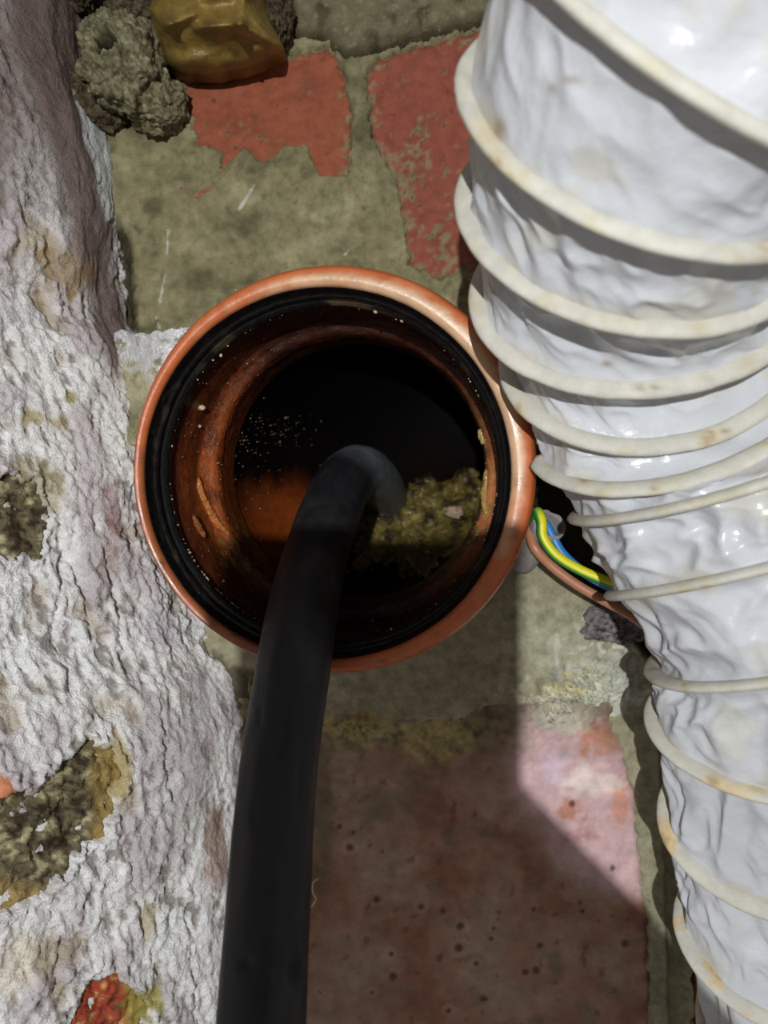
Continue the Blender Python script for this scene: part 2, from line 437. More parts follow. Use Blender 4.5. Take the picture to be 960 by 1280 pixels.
brick_piece('painted_slab.001', [(862, 1030), (1040, 1030), (1100, 1560), (884, 1560), (868, 1200)], 0.0002, M['floorpaint'], lambda ax, ay, na, nb, s: mixc(slab_paint(ax - 300, ay), lin(130, 78, 66), np.full(ax.shape, .7)), 15, floor, amp=0.0003)

# ------------------------------------------------------------------ left wall
BASE = np.array([(-400, 96), (-60, 96), (0, 99), (90, 108), (180, 132), (250, 140), (400, 146), (450, 175), (500, 196), (600, 225), (700, 236), (790, 262), (850, 288), (900, 302), (1000, 310), (1280, 335), (1700, 345)], float)


def wall_prof(yy, zz):
    pyb = 640 - F * yy / H
    b = (np.interp(pyb, BASE[:, 0], BASE[:, 1]) - 480) / F * H
    steep = sst(520, 330, pyb)           # the upper part stands up steeply at its foot
    lean = 0.55 * (1 - steep) + 0.18 * steep
    foot = np.minimum(zz, 0.022)
    x = b - lean * foot - 0.85 * np.clip(zz - 0.022, 0, 0.085)
    return x


def wall_color(qx, qy, n1, n2, n3):
    c = np.broadcast_to(lin(240, 238, 236), qx.shape + (3,)).copy()
    c = mixc(c, lin(200, 190, 192), sst(-0.05, 0.5, n1) * .85)
    c = mixc(c, lin(243, 243, 243), sst(0.1, 0.6, -n1) * .8)
    c = mixc(c, lin(176, 156, 124), sst(0.3, 0.7, n3) * .65)
    c = mixc(c, lin(116, 100, 86), sst(0.30, 0.62, -n2 - .25 * n1) * .7)
    # mauve smooth paint along the upper foot; shade painted into the upper corner
    m1 = sst(-14, 10, sdpoly(qx, qy, [(20, -200), (100, -200), (104, 80), (128, 160), (140, 260), (152, 420), (140, 470), (120, 410), (92, 300), (70, 200), (44, 110), (16, 60)]) + 9 * n1)
    c = mixc(c, lin(120, 100, 94), m1 * .92)
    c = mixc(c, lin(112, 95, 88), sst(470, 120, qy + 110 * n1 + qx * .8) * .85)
    pl = sst(-4, 3, sdpoly(qx, qy, [(92, 108), (104, 118), (160, 150), (148, 172), (143, 272), (130, 276), (120, 220), (104, 160)]) + 4 * n2)
    c = mixc(c, lin(196, 200, 198), pl)
    # buff and ochre stains, mauve by the ring
    for (cx, cy, rx, ry, col, k) in ((78, 340, 40, 50, (150, 120, 70), .7), (40, 300, 40, 26, (190, 170, 130), .5), (88, 498, 10, 10, (168, 152, 96), .9), (46, 522, 22, 12, (182, 168, 122), .8), (75, 528, 12, 12, (182, 168, 122), .8),
                                     (40, 620, 50, 50, (170, 158, 112), .6), (142, 640, 12, 60, (150, 110, 108), .7), (130, 700, 26, 40, (186, 160, 148), .5), (250, 920, 30, 90, (190, 182, 188), .6), (270, 1060, 20, 60, (150, 112, 88), .75),
                                     (200, 780, 26, 50, (206, 198, 206), .6), (150, 960, 18, 50, (190, 170, 110), .85), (30, 1200, 50, 50, (214, 196, 160), .5), (185, 1150, 14, 40, (176, 160, 92), .6), (22, 395, 30, 20, (214, 214, 220), .5),
                                     (184, 1250, 24, 30, (176, 168, 80), .8), (230, 1010, 30, 80, (176, 170, 165), .5), (-5, 860, 20, 20, (170, 150, 110), .6)):
        d = np.hypot((qx - cx) / rx, (qy - cy) / ry) + .45 * n2 + .3 * n1
        c = mixc(c, lin(*col), sst(1.05, .45, d) * k)
    return c


PATCHES = {'a': [(-60, 985), (-10, 968), (30, 986), (80, 962), (108, 926), (150, 928), (160, 965), (130, 1042), (88, 1080), (52, 1122), (-10, 1150), (-60, 1150)],
           'b': [(-60, 600), (20, 592), (44, 596), (64, 632), (50, 694), (8, 700), (-60, 690)],
           'c': [(84, 1320), (92, 1272), (112, 1226), (150, 1214), (178, 1250), (196, 1320)]}
wy = axis(-0.225, 0.235, 0.00062, -0.5, 0.5)
wz = np.concatenate([np.arange(-0.012, 0.118, 0.00060), 0.118 + np.linspace(0, 1, 14)[1:] ** 1.3 * 0.20])
WY, WZ = np.meshgrid(wy, wz)
WX = wall_prof(WY, WZ)
W0 = np.stack([WX, WY, WZ], -1)
e1 = np.gradient(W0, axis=0); e2 = np.gradient(W0, axis=1); WN = np.cross(e2, e1); WN /= np.linalg.norm(WN, axis=-1, keepdims=True)
WN *= np.where(WN[..., 0:1] < 0, -1, 1)
qx, qy = PX(W0)
a1 = fbm(WY * 32, WZ * 60, 3.3, 4); a2 = fbm(WY * 115 + .6 * a1, WZ * 330, 1.3, 4, .62)
a3 = fbm(WY * 60 + 30, WZ * 80, 8.3, 3)
flow = perlin(WY * 40 + 2 * a1, WZ * 210 + 2 * a1, 2.2)           # trowelled ridges running along the wall
rug = sst(-150, 60, qy) * (1 - .8 * sst(-14, 10, sdpoly(qx, qy, [(20, -200), (100, -200), (104, 80), (128, 160), (140, 260), (152, 420), (140, 440), (120, 410), (92, 300), (70, 200), (44, 110), (16, 60)])))
rug = rug * (1 - .6 * sst(-8, 14, sdpoly(qx, qy, [(215, 800), (290, 850), (320, 1300), (270, 1300), (232, 1000)])))
a4 = fbm(WY * 380, WZ * 620, 5.3, 3, .7)
disp = 0.0021 * a1 * (.5 + .5 * sst(0, 500, qy)) + rug * (0.0015 * a2 + 0.0006 * a4 + 0.0015 * np.maximum(flow, -.15)) + 0.0006 * a3
for pl in ([(150, 950), (142, 1010), (112, 1062)], [(160, 1060), (172, 1130), (192, 1200), (196, 1250)], [(62, 620), (84, 690), (108, 742), (116, 800)], [(236, 1140), (240, 1200), (248, 1280)],
           [(196, 850), (204, 930), (216, 1000)], [(80, 700), (70, 780), (90, 860)], [(128, 690), (150, 760), (160, 840)], [(60, 1130), (80, 1180), (70, 1240)], [(60, 300), (80, 380), (74, 440)]):
    for (pa_, pb_) in zip(pl[:-1], pl[1:]):
        dx, dy = pb_[0] - pa_[0], pb_[1] - pa_[1]; t = np.clip(((qx - pa_[0]) * dx + (qy - pa_[1]) * dy) / (dx * dx + dy * dy), 0, 1)
        disp -= 0.0018 * sst(5.0, 0.5, np.hypot(qx - pa_[0] - t * dx, qy - pa_[1] - t * dy) + 3.5 * a2)
disp -= 0.0022 * sst(.34, .6, a3 + .2 * a2) * rug                      # flaked hollows
plm = sdpoly(qx, qy, [(92, 108), (104, 118), (160, 150), (148, 172), (143, 272), (130, 276), (120, 220), (104, 160)]) + 4 * a2
disp += 0.0012 * sst(-1, 2, plm)
rec = np.zeros_like(disp); pm = {}
for k, q in PATCHES.items():
    pm[k] = sdpoly(qx, qy, q) + 10 * a2 + 7 * a3
    rec = np.maximum(rec, sst(-1.5, 2.5, pm[k]))
lipd = sum(np.exp(-((pm[k] + 5) / 5.0) ** 2) for k in pm)
# the gap low down between wall foot and drain
W = W0 + WN * (disp + 0.0010 * lipd - 0.0046 * rec)[..., None]
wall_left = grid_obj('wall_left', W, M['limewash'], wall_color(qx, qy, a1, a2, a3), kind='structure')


def wall_patch(name, key, depth, colf, amp, m):
    s = pm[key]
    d = disp * .5 - depth + amp * fbm(WY * 190 + 50, WZ * 260, 6.6, 4, .6) + .6 * amp * fbm(WY * 70, WZ * 90, 2.6, 2) - 0.006 * sst(-1, -9, s)
    V = W0 + WN * d[..., None]
    return grid_obj(name, V, m, colf(), parent=wall_left, keep=(s > -12) & (WZ < 0.118))


def col_stone():
    n = fbm(WY * 240, WZ * 300, 1.7, 4, .6); n5 = fbm(WY * 60, WZ * 70, 4.7, 2)
    c = np.broadcast_to(lin(112, 102, 78), n.shape + (3,)).copy()
    c = mixc(c, lin(58, 48, 36), sst(.05, .5, n)); c = mixc(c, lin(186, 176, 138), sst(.2, .6, -n) * .9)
    c = mixc(c, lin(172, 146, 86), sst(118, 140, qx + 20 * n5) * .75 * (qy > 880))
    c = mixc(c, lin(176, 150, 96), sst(1085, 1120, qy + 20 * n5) * .7)
    return c


def col_redbrick():
    n = fbm(WY * 240, WZ * 300, 1.7, 4, .6)
    c = np.broadcast_to(lin(158, 66, 42), n.shape + (3,)).copy()
    c = mixc(c, lin(80, 34, 26), sst(.1, .5, n)); c = mixc(c, lin(200, 176, 110), sst(.25, .6, -n) * .7)
    c = mixc(c, lin(150, 142, 70), sst(150, 172, qx + 12 * n) * .9)
    return c


wall_patch('stone', 'a', 0.0030, col_stone, 0.0022, M['stone'])
wall_patch('stone.001', 'b', 0.0026, col_stone, 0.0022, M['stone'])
wall_patch('brick.004', 'c', 0.0026, col_redbrick, 0.0018, M['brick'])
# small orange brick corner showing at the left border
PATCHES['d'] = [(-30, 962), (16, 966), (30, 986), (12, 994), (-30, 992)]
pm['d'] = sdpoly(qx, qy, PATCHES['d']) + 3 * a2
wall_patch('brick.005', 'd', 0.0012, lambda: np.broadcast_to(lin(196, 128, 92), W0.shape), 0.0008, M['brick'])

# mortar fillet that beds the drain against the wall
def fillet():
    gx_, gy_ = np.meshgrid(np.linspace(120, 250, 210), np.linspace(395, 575, 260))
    mk = sdpoly(gx_, gy_, [(136, 412), (150, 408), (162, 414), (196, 408), (240, 404), (240, 560), (150, 560), (158, 520), (150, 470), (140, 440)])
    nn = fbm(gx_ / 16, gy_ / 16, 1.9, 4, .6); nl = fbm(gx_ / 40, gy_ / 40, 5.9, 2)
    mk = mk + 4 * nn + 3 * nl
    zz = .012 + .036 * sst(140, 215, gx_) + .0020 * nn + .002 * nl
    edge = sst(6, -5, mk)
    pos = np.stack([(gx_ - 480) / F * (H - zz), (640 - gy_) / F * (H - zz), zz - .020 * edge], -1)
    c = np.broadcast_to(lin(205, 196, 160), gx_.shape + (3,)).copy()
    c = mixc(c, lin(236, 236, 240), sst(472, 436, gy_ + 24 * nn - .3 * (gx_ - 160)) * .9)
    c = mixc(c, lin(140, 132, 92), sst(.2, .7, nn) * .7)
    c = mixc(c, lin(130, 126, 90), sst(495, 520, gy_ + 8 * nl) * sst(560, 540, gy_) * .6)
    keep_ = (mk > -6) & (np.hypot(pos[..., 0] - RC[0], pos[..., 1] - RC[1]) > .0585)
    grid_obj('mortar_fillet', pos, M['limewash'], c, parent=floor, keep=keep_, flip=True)


fillet()

# ------------------------------------------------------------------ drain pipe
RP = 0.0495
pipe = thing('drain_pipe', 'orange plastic drain socket standing open in the mortar with a black rubber seal', 'pipe', (RC[0], RC[1], 0.0))
na_ = 256
ang = np.arange(na_) / na_ * 2 * np.pi


def revolve(prof, colf, wob=0.0, sub=1):
    pr = np.array(prof, float)
    # resample
    seg = np.concatenate([[0], np.cumsum(np.hypot(*np.diff(pr, axis=0).T))]); t = np.arange(0, seg[-1], 0.0006 * sub)
    r = np.interp(t, seg, pr[:, 0]); d = np.interp(t, seg, pr[:, 1])
    A, Rr = np.meshgrid(ang, r); _, D = np.meshgrid(ang, d)
    nz = fbm(np.cos(A) * 3 + 5, np.sin(A) * 3, D * 90, 4, .6)
    Rr = Rr + wob * nz * sst(.060, .052, D)
    Vv = pipe_pt(Rr, D, A)
    ecc = sst(.0612, .0594, Rr) * sst(.034, .018, D) * (D < .0345)          # the mouth sits a little off centre in its lip
    Vv = Vv + ecc[..., None] * np.array([-.0019, -.0011, 0])
    return Vv, colf(A, Rr, D, nz)


def outer_col(A, R_, D, nz):
    c = np.broadcast_to(lin(186, 98, 54), A.shape + (3,)).copy()
    c = mixc(c, lin(194, 116, 70), sst(.1, .5, nz) * .6)
    ur = np.cos(A - .75)  # reflection painted on the rim's upper right, darker tone opposite
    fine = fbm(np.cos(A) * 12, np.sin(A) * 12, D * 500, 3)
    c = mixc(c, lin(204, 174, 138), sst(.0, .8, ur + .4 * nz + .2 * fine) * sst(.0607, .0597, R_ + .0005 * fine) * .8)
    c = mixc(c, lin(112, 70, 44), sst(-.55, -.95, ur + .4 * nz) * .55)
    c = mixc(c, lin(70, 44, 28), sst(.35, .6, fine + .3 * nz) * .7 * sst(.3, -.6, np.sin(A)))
    c = mixc(c, lin(150, 135, 70), sst(.25, .5, nz) * np.exp(-((A - 3.75) / .22) ** 2) * .9)
    return c


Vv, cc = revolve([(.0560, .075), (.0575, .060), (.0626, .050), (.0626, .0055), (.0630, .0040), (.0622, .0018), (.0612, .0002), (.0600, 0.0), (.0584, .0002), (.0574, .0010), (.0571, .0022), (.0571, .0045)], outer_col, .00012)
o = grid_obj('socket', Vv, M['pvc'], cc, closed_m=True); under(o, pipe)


def seal_col(A, R_, D, nz):
    c = np.broadcast_to(lin(20, 19, 19), A.shape + (3,)).copy()
    c = mixc(c, lin(70, 62, 46), sst(.35, .7, nz) * .6)
    blot = np.exp(-((A - 4.02) / .09) ** 2) + .8 * np.exp(-((A - 4.2) / .04) ** 2)
    c = mixc(c, lin(112, 96, 40), blot * sst(-.1, .3, nz + .1) * sst(.010, .013, D) * .9)
    c = mixc(c, lin(88, 70, 50), np.exp(-((A - 1.65) / .4) ** 2) * sst(.1, .4, nz) * sst(.0105, .0125, D))
    return c


Vv, cc = revolve([(.0573, .0020), (.0569, .0026), (.0566, .0060), (.0562, .0072), (.0556, .0078), (.0552, .0088), (.0553, .0098), (.0558, .0106), (.0557, .0114), (.0549, .0122), (.0541, .0136), (.0539, .0150), (.0542, .0164), (.0550, .0178), (.0560, .0190)], seal_col, .00015, .6)
o = grid_obj('rubber_seal', Vv, M['rubber'], cc, closed_m=True); under(o, pipe)

BD = np.array([.84, .54, 0]); BD -= AX * (BD @ AX); BD /= np.linalg.norm(BD)      # where the bend goes
BR = .066; BEND_AT = .062


def inside_col(Vv, A, nz, deep):
    qx_, qy_ = PX(Vv)
    c = np.broadcast_to(lin(70, 31, 14), Vv.shape[:2] + (3,)).copy()
    f1 = fbm(Vv[..., 0] * 70, Vv[..., 1] * 70, Vv[..., 2] * 70, 4, .6); f2 = fbm(Vv[..., 0] * 400, Vv[..., 1] * 400, Vv[..., 2] * 400, 3)
    c = mixc(c, lin(44, 19, 10), sst(-.1, .5, f1) * .8)
    c = mixc(c, lin(14, 8, 5), sst(.1, .6, f1 + .3 * f2) * .7)
    return c, f1, f2, qx_, qy_


def socket_in(A, R_, D, nz):
    Vv = pipe_pt(R_, D, A)
    c, f1, f2, qx_, qy_ = inside_col(Vv, A, nz, 0)
    # the shoulder keeps cleaner orange on its left and right
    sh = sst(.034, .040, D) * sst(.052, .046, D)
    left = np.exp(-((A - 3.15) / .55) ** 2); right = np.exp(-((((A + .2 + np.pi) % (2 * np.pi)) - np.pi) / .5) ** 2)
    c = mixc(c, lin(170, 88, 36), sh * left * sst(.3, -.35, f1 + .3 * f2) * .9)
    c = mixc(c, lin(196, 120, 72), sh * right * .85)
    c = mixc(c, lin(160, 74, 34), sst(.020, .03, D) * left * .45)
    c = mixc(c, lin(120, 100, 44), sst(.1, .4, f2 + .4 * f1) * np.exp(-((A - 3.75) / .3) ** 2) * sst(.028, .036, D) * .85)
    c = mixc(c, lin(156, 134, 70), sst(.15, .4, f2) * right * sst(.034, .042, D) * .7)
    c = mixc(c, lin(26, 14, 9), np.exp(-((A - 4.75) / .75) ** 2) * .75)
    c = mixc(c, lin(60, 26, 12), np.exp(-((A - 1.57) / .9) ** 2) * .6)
    return c


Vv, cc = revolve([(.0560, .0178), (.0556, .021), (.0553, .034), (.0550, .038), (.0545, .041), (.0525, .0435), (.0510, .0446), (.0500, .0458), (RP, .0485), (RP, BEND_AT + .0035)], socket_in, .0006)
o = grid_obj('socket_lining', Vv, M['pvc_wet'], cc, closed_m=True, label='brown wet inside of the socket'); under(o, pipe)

tt = np.linspace(0, 1, 150)
st = RC + AX * BEND_AT
bc = st + BD * BR
cl = []
for t in tt:
    if t < .55:
        a = t / .55 * math.radians(92); cl.append(bc - BD * BR * math.cos(a) + AX * BR * math.sin(a))
    else:
        a = math.radians(92); p = bc - BD * BR * math.cos(a) + AX * BR * math.sin(a)
        cl.append(p + (BD * math.sin(a) + AX * math.cos(a)) * (t - .55) * .28)
Vb, ab = tube_grid(np.array(cl), RP + .0006, 200, up=tuple(PU))
nn = fbm(Vb[..., 0] * 60, Vb[..., 1] * 60, Vb[..., 2] * 60, 4)
cc, f1, f2, qx_, qy_ = inside_col(Vb, None, nn, 1)
cc = mixc(cc, lin(5, 3, 3), np.full(nn.shape, .94))  # near-black painted for the unlit depth, orange left where light lands
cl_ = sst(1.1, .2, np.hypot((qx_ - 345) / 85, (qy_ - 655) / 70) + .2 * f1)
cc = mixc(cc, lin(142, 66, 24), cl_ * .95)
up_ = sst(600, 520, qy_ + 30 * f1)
cc = mixc(cc, lin(5, 4, 3), up_ * .95)  # unlit upper part painted blacker still
o = grid_obj('bend', Vb, M['bend_shade'], cc, closed_m=True, label='brown wet bend below the socket'); under(o, pipe)


# droplets on the lining
def many_beads(name, pts, sizes, m, parent, **props):
    bm = bmesh.new(); bmesh.ops.create_icosphere(bm, subdivisions=1, radius=1.0)
    B = np.array([v.co[:] for v in bm.verts]); Fq = np.array([[v.index for v in f.verts] for f in bm.faces]); bm.free()
    Vs, Fs = [], []
    for i, (p, s) in enumerate(zip(pts, sizes)):
        Vs.append(B * (s * (0.7 + .6 * _rng.rand(3))) + p); Fs.append(Fq + i * len(B))
    o = link(name, mesh_from(name, np.concatenate(Vs), np.concatenate(Fs)), m, None, **props)
    if parent: under(o, parent)
    return o


pts, sz = [], []
for i in range(240):
    a = _rng.normal(3.0, .38); d = .041 + abs(_rng.normal(0, .003)); r = np.interp(d, [.041, .0435, .0462, .06], [.0545, .0525, RP, RP])
    pts.append(pipe_pt(np.array(r), d, np.array(a))); sz.append(abs(_rng.normal(0, .00016)) + .00012)
for i in range(120):
    a = _rng.uniform(0, 6.28); d = _rng.uniform(.019, .04); pts.append(pipe_pt(np.array(.0554), d, np.array(a))); sz.append(abs(_rng.normal(0, .00015)) + .00014)
for i in range(160):
    a = _rng.normal(-.15, .5); d = .040 + abs(_rng.normal(0, .003)); r = np.interp(d, [.041, .0435, .0462, .06], [.0545, .0525, RP, RP])
    pts.append(pipe_pt(np.array(r), d, np.array(a))); sz.append(abs(_rng.normal(0, .0002)) + .00016)
inner = Vb.reshape(-1, 3); ix, iy = PX(inner)
for (cx, cy, sx, sy, n) in ((305, 545, 22, 26, 90), (358, 540, 24, 10, 60), (330, 620, 40, 40, 46)):
    for i in range(n):
        gx_, gy_ = _rng.normal(cx, sx), _rng.normal(cy, sy)
        dd = np.hypot(ix - gx_, iy - gy_) + (inner[:, 2] > .012) * 0
        j = np.argmin(dd + (iy > 0) * inner[:, 2] * -0.0)
        cand = np.where(dd < 6)[0]
        if len(cand): j = cand[np.argmax(inner[cand, 2])]
        pts.append(inner[j]); sz.append(abs(_rng.normal(0, .00022)) + .00014)
many_beads('water_droplets', pts, sz, M['drop'], pipe, kind='stuff', label='tiny pale water drops on the inside')
# crumbs sitting on the seal and the lining
pts, sz = [], []
for (a, d, r, s) in ((2.72, .030, .0548, .0013), (2.84, .034, .0546, .0008), (1.15, .014, .0526, .0009), (1.32, .014, .0526, .0007), (2.35, .013, .053, .0006), (3.9, .0165, .053, .0007)):
    pts.append(pipe_pt(np.array(r), d, np.array(a))); sz.append(s)
for i in range(90):
    a = _rng.uniform(0, 6.28) if i % 2 else _rng.normal(3.9, .35)
    d = .0150; pts.append(pipe_pt(np.array(.0539), d, np.array(a)) + (-.0019, -.0011, 0)); sz.append(.00015 + abs(_rng.normal(0, .00012)))
many_beads('grit', pts, sz, M['crumb'], pipe, kind='stuff', label='pale grit on the seal')


# pale slimy scabs on the shoulder, right and left
def scab(name, path, r, col, label=None):
    C = crom(path, np.linspace(0, len(path) - 1, 30)); k = np.linspace(0, 1, 30)
    rr = (r * np.sqrt(np.clip(1 - (2 * k - 1) ** 2, .02, 1)))[:, None] * (1 + .3 * fbm(k[:, None] * 6 + path[0][0] * 99, np.arange(10)[None] * .6, .2, 2))
    V_, _ = tube_grid(C, rr, 10); V_ = cap_grid(V_)
    o = grid_obj(name, V_, M['sludge'], np.broadcast_to(lin(*col), V_.shape), closed_m=True); under(o, pipe)
    if label: o['label'] = label


def sh(a, d, r=None):
    return pipe_pt(np.array(np.interp(d, [.041, .0435, .0462, .06], [.0545, .0525, RP, RP])), d, np.array(a))


scab('slime_streak', [sh(-.30, .044), sh(-.20, .046), sh(-.08, .047), sh(.02, .047)], .0012, (178, 150, 78))
scab('slime_streak.001', [sh(.20, .046), sh(.26, .047), sh(.32, .047)], .0013, (190, 165, 96))
scab('slime_streak.002', [sh(-.55, .046), sh(-.5, .0445), sh(-.4, .0445)], .0013, (150, 128, 60))
scab('slime_streak.003', [sh(3.18, .0385), sh(3.32, .040), sh(3.5, .043), sh(3.62, .045)], .0017, (196, 118, 54))
scab('slime_streak.004', [sh(3.42, .027), sh(3.50, .028), sh(3.58, .030)], .0011, (150, 84, 44))

# ------------------------------------------------------------------ sludge in the bend
def torus_floor(x, y):
    """height of the outer wall of the bend below (x, y)"""
    dx = np.stack([x - bc[0], y - bc[1]], -1)
    d2 = BD[:2] / np.linalg.norm(BD[:2]); p2 = np.array([-d2[1], d2[0]])
    s = dx @ d2; q = dx @ p2
    rho = BR + np.sqrt(np.maximum(RP ** 2 - q ** 2, 0))
    return bc[2] - np.sqrt(np.maximum(rho ** 2 - s ** 2, 0))


g1, g2 = np.meshgrid(np.linspace(0, 1, 130), np.linspace(0, 1, 100))
pa, pb = P(420, 740, -.055), P(640, 580, -.055)
sx_, sy_ = pa[0] + (pb[0] - pa[0]) * g1, pa[1] + (pb[1] - pa[1]) * g2
sn = fbm(sx_ * 130, sy_ * 130, 1.1, 4, .6); sn2 = fbm(sx_ * 420, sy_ * 420, 4.1, 3)
zz_ = torus_floor(sx_, sy_)
mq = PX(np.stack([sx_, sy_, zz_], -1))
msk = sdpoly(mq[0], mq[1], [(438, 632), (500, 612), (600, 590), (622, 640), (600, 690), (520, 706), (448, 708)]) + 16 * sn + 4 * sn2
zs = zz_ + .010 * sst(-8, 22, msk) + .0035 * sn * sst(-5, 8, msk) + .0012 * sn2 - .004 * sst(-2, -10, msk)
sc = np.broadcast_to(lin(122, 106, 50), sx_.shape + (3,)).copy()
sc = mixc(sc, lin(60, 50, 26), sst(-.05, .45, sn)); sc = mixc(sc, lin(170, 150, 84), sst(.25, .6, -sn) * .7); sc = mixc(sc, lin(96, 62, 34), sst(.3, .6, sn2) * .6)
grid_obj('sludge', np.stack([sx_, sy_, zs], -1), M['sludge'], sc, keep=(msk > -11), kind='stuff', label='wet olive-yellow sludge lying in the bend of the drain under the hose end', category='sludge')
gl = blob('grease_lump', P(568, 640, -.050), (.004, .003, .003), .3, 2, 3, M['sludge'], lambda V, W, n: np.broadcast_to(lin(186, 158, 130), W.shape), sub=3)
gl['label'] = 'small pinkish grease lump on the sludge in the drain, by its right edge'; gl['category'] = 'grease'

# ------------------------------------------------------------------ black hose
hk = [(487, 628, -.085), (484, 621, -.066), (477, 609, -.042), (464, 596, -.016), (446, 590, .006), (429, 606, .021), (412, 642, .036), (395, 694, .053), (380, 750, .069), (367, 830, .0865), (348, 960, .0945), (337, 1100, .108), (326, 1280, .122), (318, 1460, .132), (310, 1700, .14)]
HK = np.array([P(*k) for k in hk]); HK = np.vstack([HK, HK[-1] + (0.0, -.07, -.02)])
Ch = crom(HK, np.linspace(0, len(HK) - 1, 420))
mh = 72; hs = np.linspace(0, 1, 420)
s_len = np.concatenate([[0], np.cumsum(np.linalg.norm(np.diff(Ch, axis=0), axis=1))])
ah = np.arange(mh) / mh * 2 * np.pi
hr = .0108 * (1 + .012 * fbm(s_len[:, None] * 60, np.cos(ah)[None] * 1.5, np.sin(ah)[None] * 1.5, 3))
hr = hr + .00012 * np.cos(9 * ah)[None]
hr = hr * (1 - .10 * sst(.20, .06, hs))[:, None]
Vh, _ = tube_grid(Ch, hr, mh)
hx, hy = PX(Vh)
toward = Vh[..., 2] - Ch[:, None, 2]
cen = Ch[:, None]
for (cx, cy, rx, ry, k) in ((306, 1203, 9, 6, .0016), (368, 1215, 6, 22, .0016), (318, 1020, 3, 12, .0007), (374, 980, 3, 30, .0006), (325, 895, 3, 16, .0006)):
    m_ = np.exp(-((hx - cx) / rx) ** 2 - ((hy - cy) / ry) ** 2) * (toward > 0)
    Vh = Vh - (Vh - cen) / .0108 * (k * m_)[..., None]
m_ = np.exp(-((hx - 376) / 4) ** 2 - ((hy - 1212) / 22) ** 2) * (toward > -.004)
Vh = Vh + (Vh - cen) / .0108 * (.0009 * m_)[..., None]
ch = np.broadcast_to(lin(27, 27, 30), Vh.shape).copy()
hn = fbm(Vh[..., 0] * 90, Vh[..., 1] * 25, Vh[..., 2] * 90, 4)
ch = mixc(ch, lin(42, 41, 41), sst(.0, .5, hn) * .7)
ch = mixc(ch, lin(104, 110, 116), sst(.34, .26, hs)[:, None] * np.ones(hn.shape) * .9)  # lit look of the hose tip painted in as paler grey
ch = mixc(ch, lin(104, 108, 62), np.exp(-((hx - 337) / 6) ** 2 - ((hy - 788) / 7) ** 2) * sst(-.1, .3, hn))
Vh = cap_grid(Vh); ch = np.concatenate([ch[:1], ch[:1], ch, ch[-1:], ch[-1:]])
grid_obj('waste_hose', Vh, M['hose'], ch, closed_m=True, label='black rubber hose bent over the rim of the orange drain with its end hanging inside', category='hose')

# ------------------------------------------------------------------ white flexible duct
KEYS = np.array([[0.0723, 0.1049, 0.1643, 0.463, 0.6536, 0.6353, 0.9815, 0.9585], [0.0656, 0.0959, 0.1541, 0.4382, 0.5081, 0.7734, 0.9651, 0.9287], [0.0597, 0.0874, 0.1406, 0.2265, 0.4736, 0.8817, 0.9301, 0.8801], [0.0606, 0.0742, 0.1253, 0.0826, 0.4657, 0.9158, 0.8221, 0.8502], [0.0662, 0.0623, 0.1115, -0.0403, 0.3407, 0.967, 0.6994, 0.9033], [0.0745, 0.0515, 0.0985, -0.1201, 0.374, 0.9475, 0.7315, 0.8605], [0.0839, 0.0389, 0.089, -0.3386, 0.623, 0.6724, 0.7623, 0.9623], [0.1, 0.0191, 0.0848, -0.3271, 0.8708, 0.1745, 0.8683, 0.9796], [0.1133, -0.005, 0.0824, -0.2571, 0.956, 0.0309, 0.8816, 1.0381], [0.1294, -0.0332, 0.0818, -0.2294, 0.9494, -0.026, 0.7981, 1.0218], [0.1361, -0.059, 0.0744, -0.0158, 0.7274, 0.4913, 0.6749, 1.0886], [0.1418, -0.0922, 0.0651, 0.0054, 0.521, 0.8591, 0.6744, 1.0704], [0.1483, -0.133, 0.0555, 0.0986, 0.6091, 0.7821, 0.7034, 1.0614], [0.1551, -0.1875, 0.0496, 0.2117, 0.6348, 0.7285, 0.8332, 0.9972]])
DR = .049
SIDE = 1.0                               # sign of the angle on the side of the drain


def duct_frame(t):
    q = crom(KEYS, np.asarray(t) + 1)
    C = q[..., :3]; n = q[..., 3:6] / np.linalg.norm(q[..., 3:6], axis=-1, keepdims=True)
    z = np.array([0, 0, 1.]); u = z - n * n[..., 2:3]; u /= np.linalg.norm(u, axis=-1, keepdims=True)
    v = np.cross(n, u)
    return C, n, u * q[..., 6:7], v * q[..., 7:8]


duct = thing('ventilation_duct', 'white vinyl flexible duct with a dusty spiral rib running down beside the drain', 'duct', tuple(KEYS[7][:3] * (1, 1, 0)))
T0, T1 = -0.95, 12.45
tt = np.linspace(T0, T1, int((T1 - T0) * 150))
# rib: helix, t is the turn at angle 0 and phi = -2 pi (t - k)
C, n, u, v = duct_frame(tt)
phi = -2 * np.pi * tt
er = np.cos(phi)[:, None] * u + np.sin(phi)[:, None] * v
cr_ = C + DR * er
ern = er / np.linalg.norm(er, axis=1, keepdims=True)
mr_ = 14; am = np.arange(mr_) / mr_ * 2 * np.pi
wr = (.0027 + .0008 * sst(7.6, 9.0, tt)) * (1 + .05 * np.sin(tt * 9.1)); hr_ = .0015
Vr = cr_[:, None] + ern[:, None] * (wr[:, None] * np.cos(am))[..., None] + n[:, None] * (hr_ * np.sin(am))[None, :, None]
rn = fbm(Vr[..., 0] * 120, Vr[..., 1] * 120, Vr[..., 2] * 120, 4, .6)
Vr += ern[:, None] * (.0002 * rn)[..., None]
crb = np.broadcast_to(lin(196, 193, 182), Vr.shape).copy()
crb = mixc(crb, lin(190, 180, 152), sst(.1, .6, rn) * .7)
rx, ry = PX(Vr)
crb = mixc(crb, lin(205, 178, 128), sst(.05, .4, rn) * sst(900, 1050, ry) * .8)
crb = mixc(crb, lin(196, 184, 150), (np.exp(-((rx - 612) / 20) ** 2 - ((ry - 165) / 22) ** 2)) * .9)
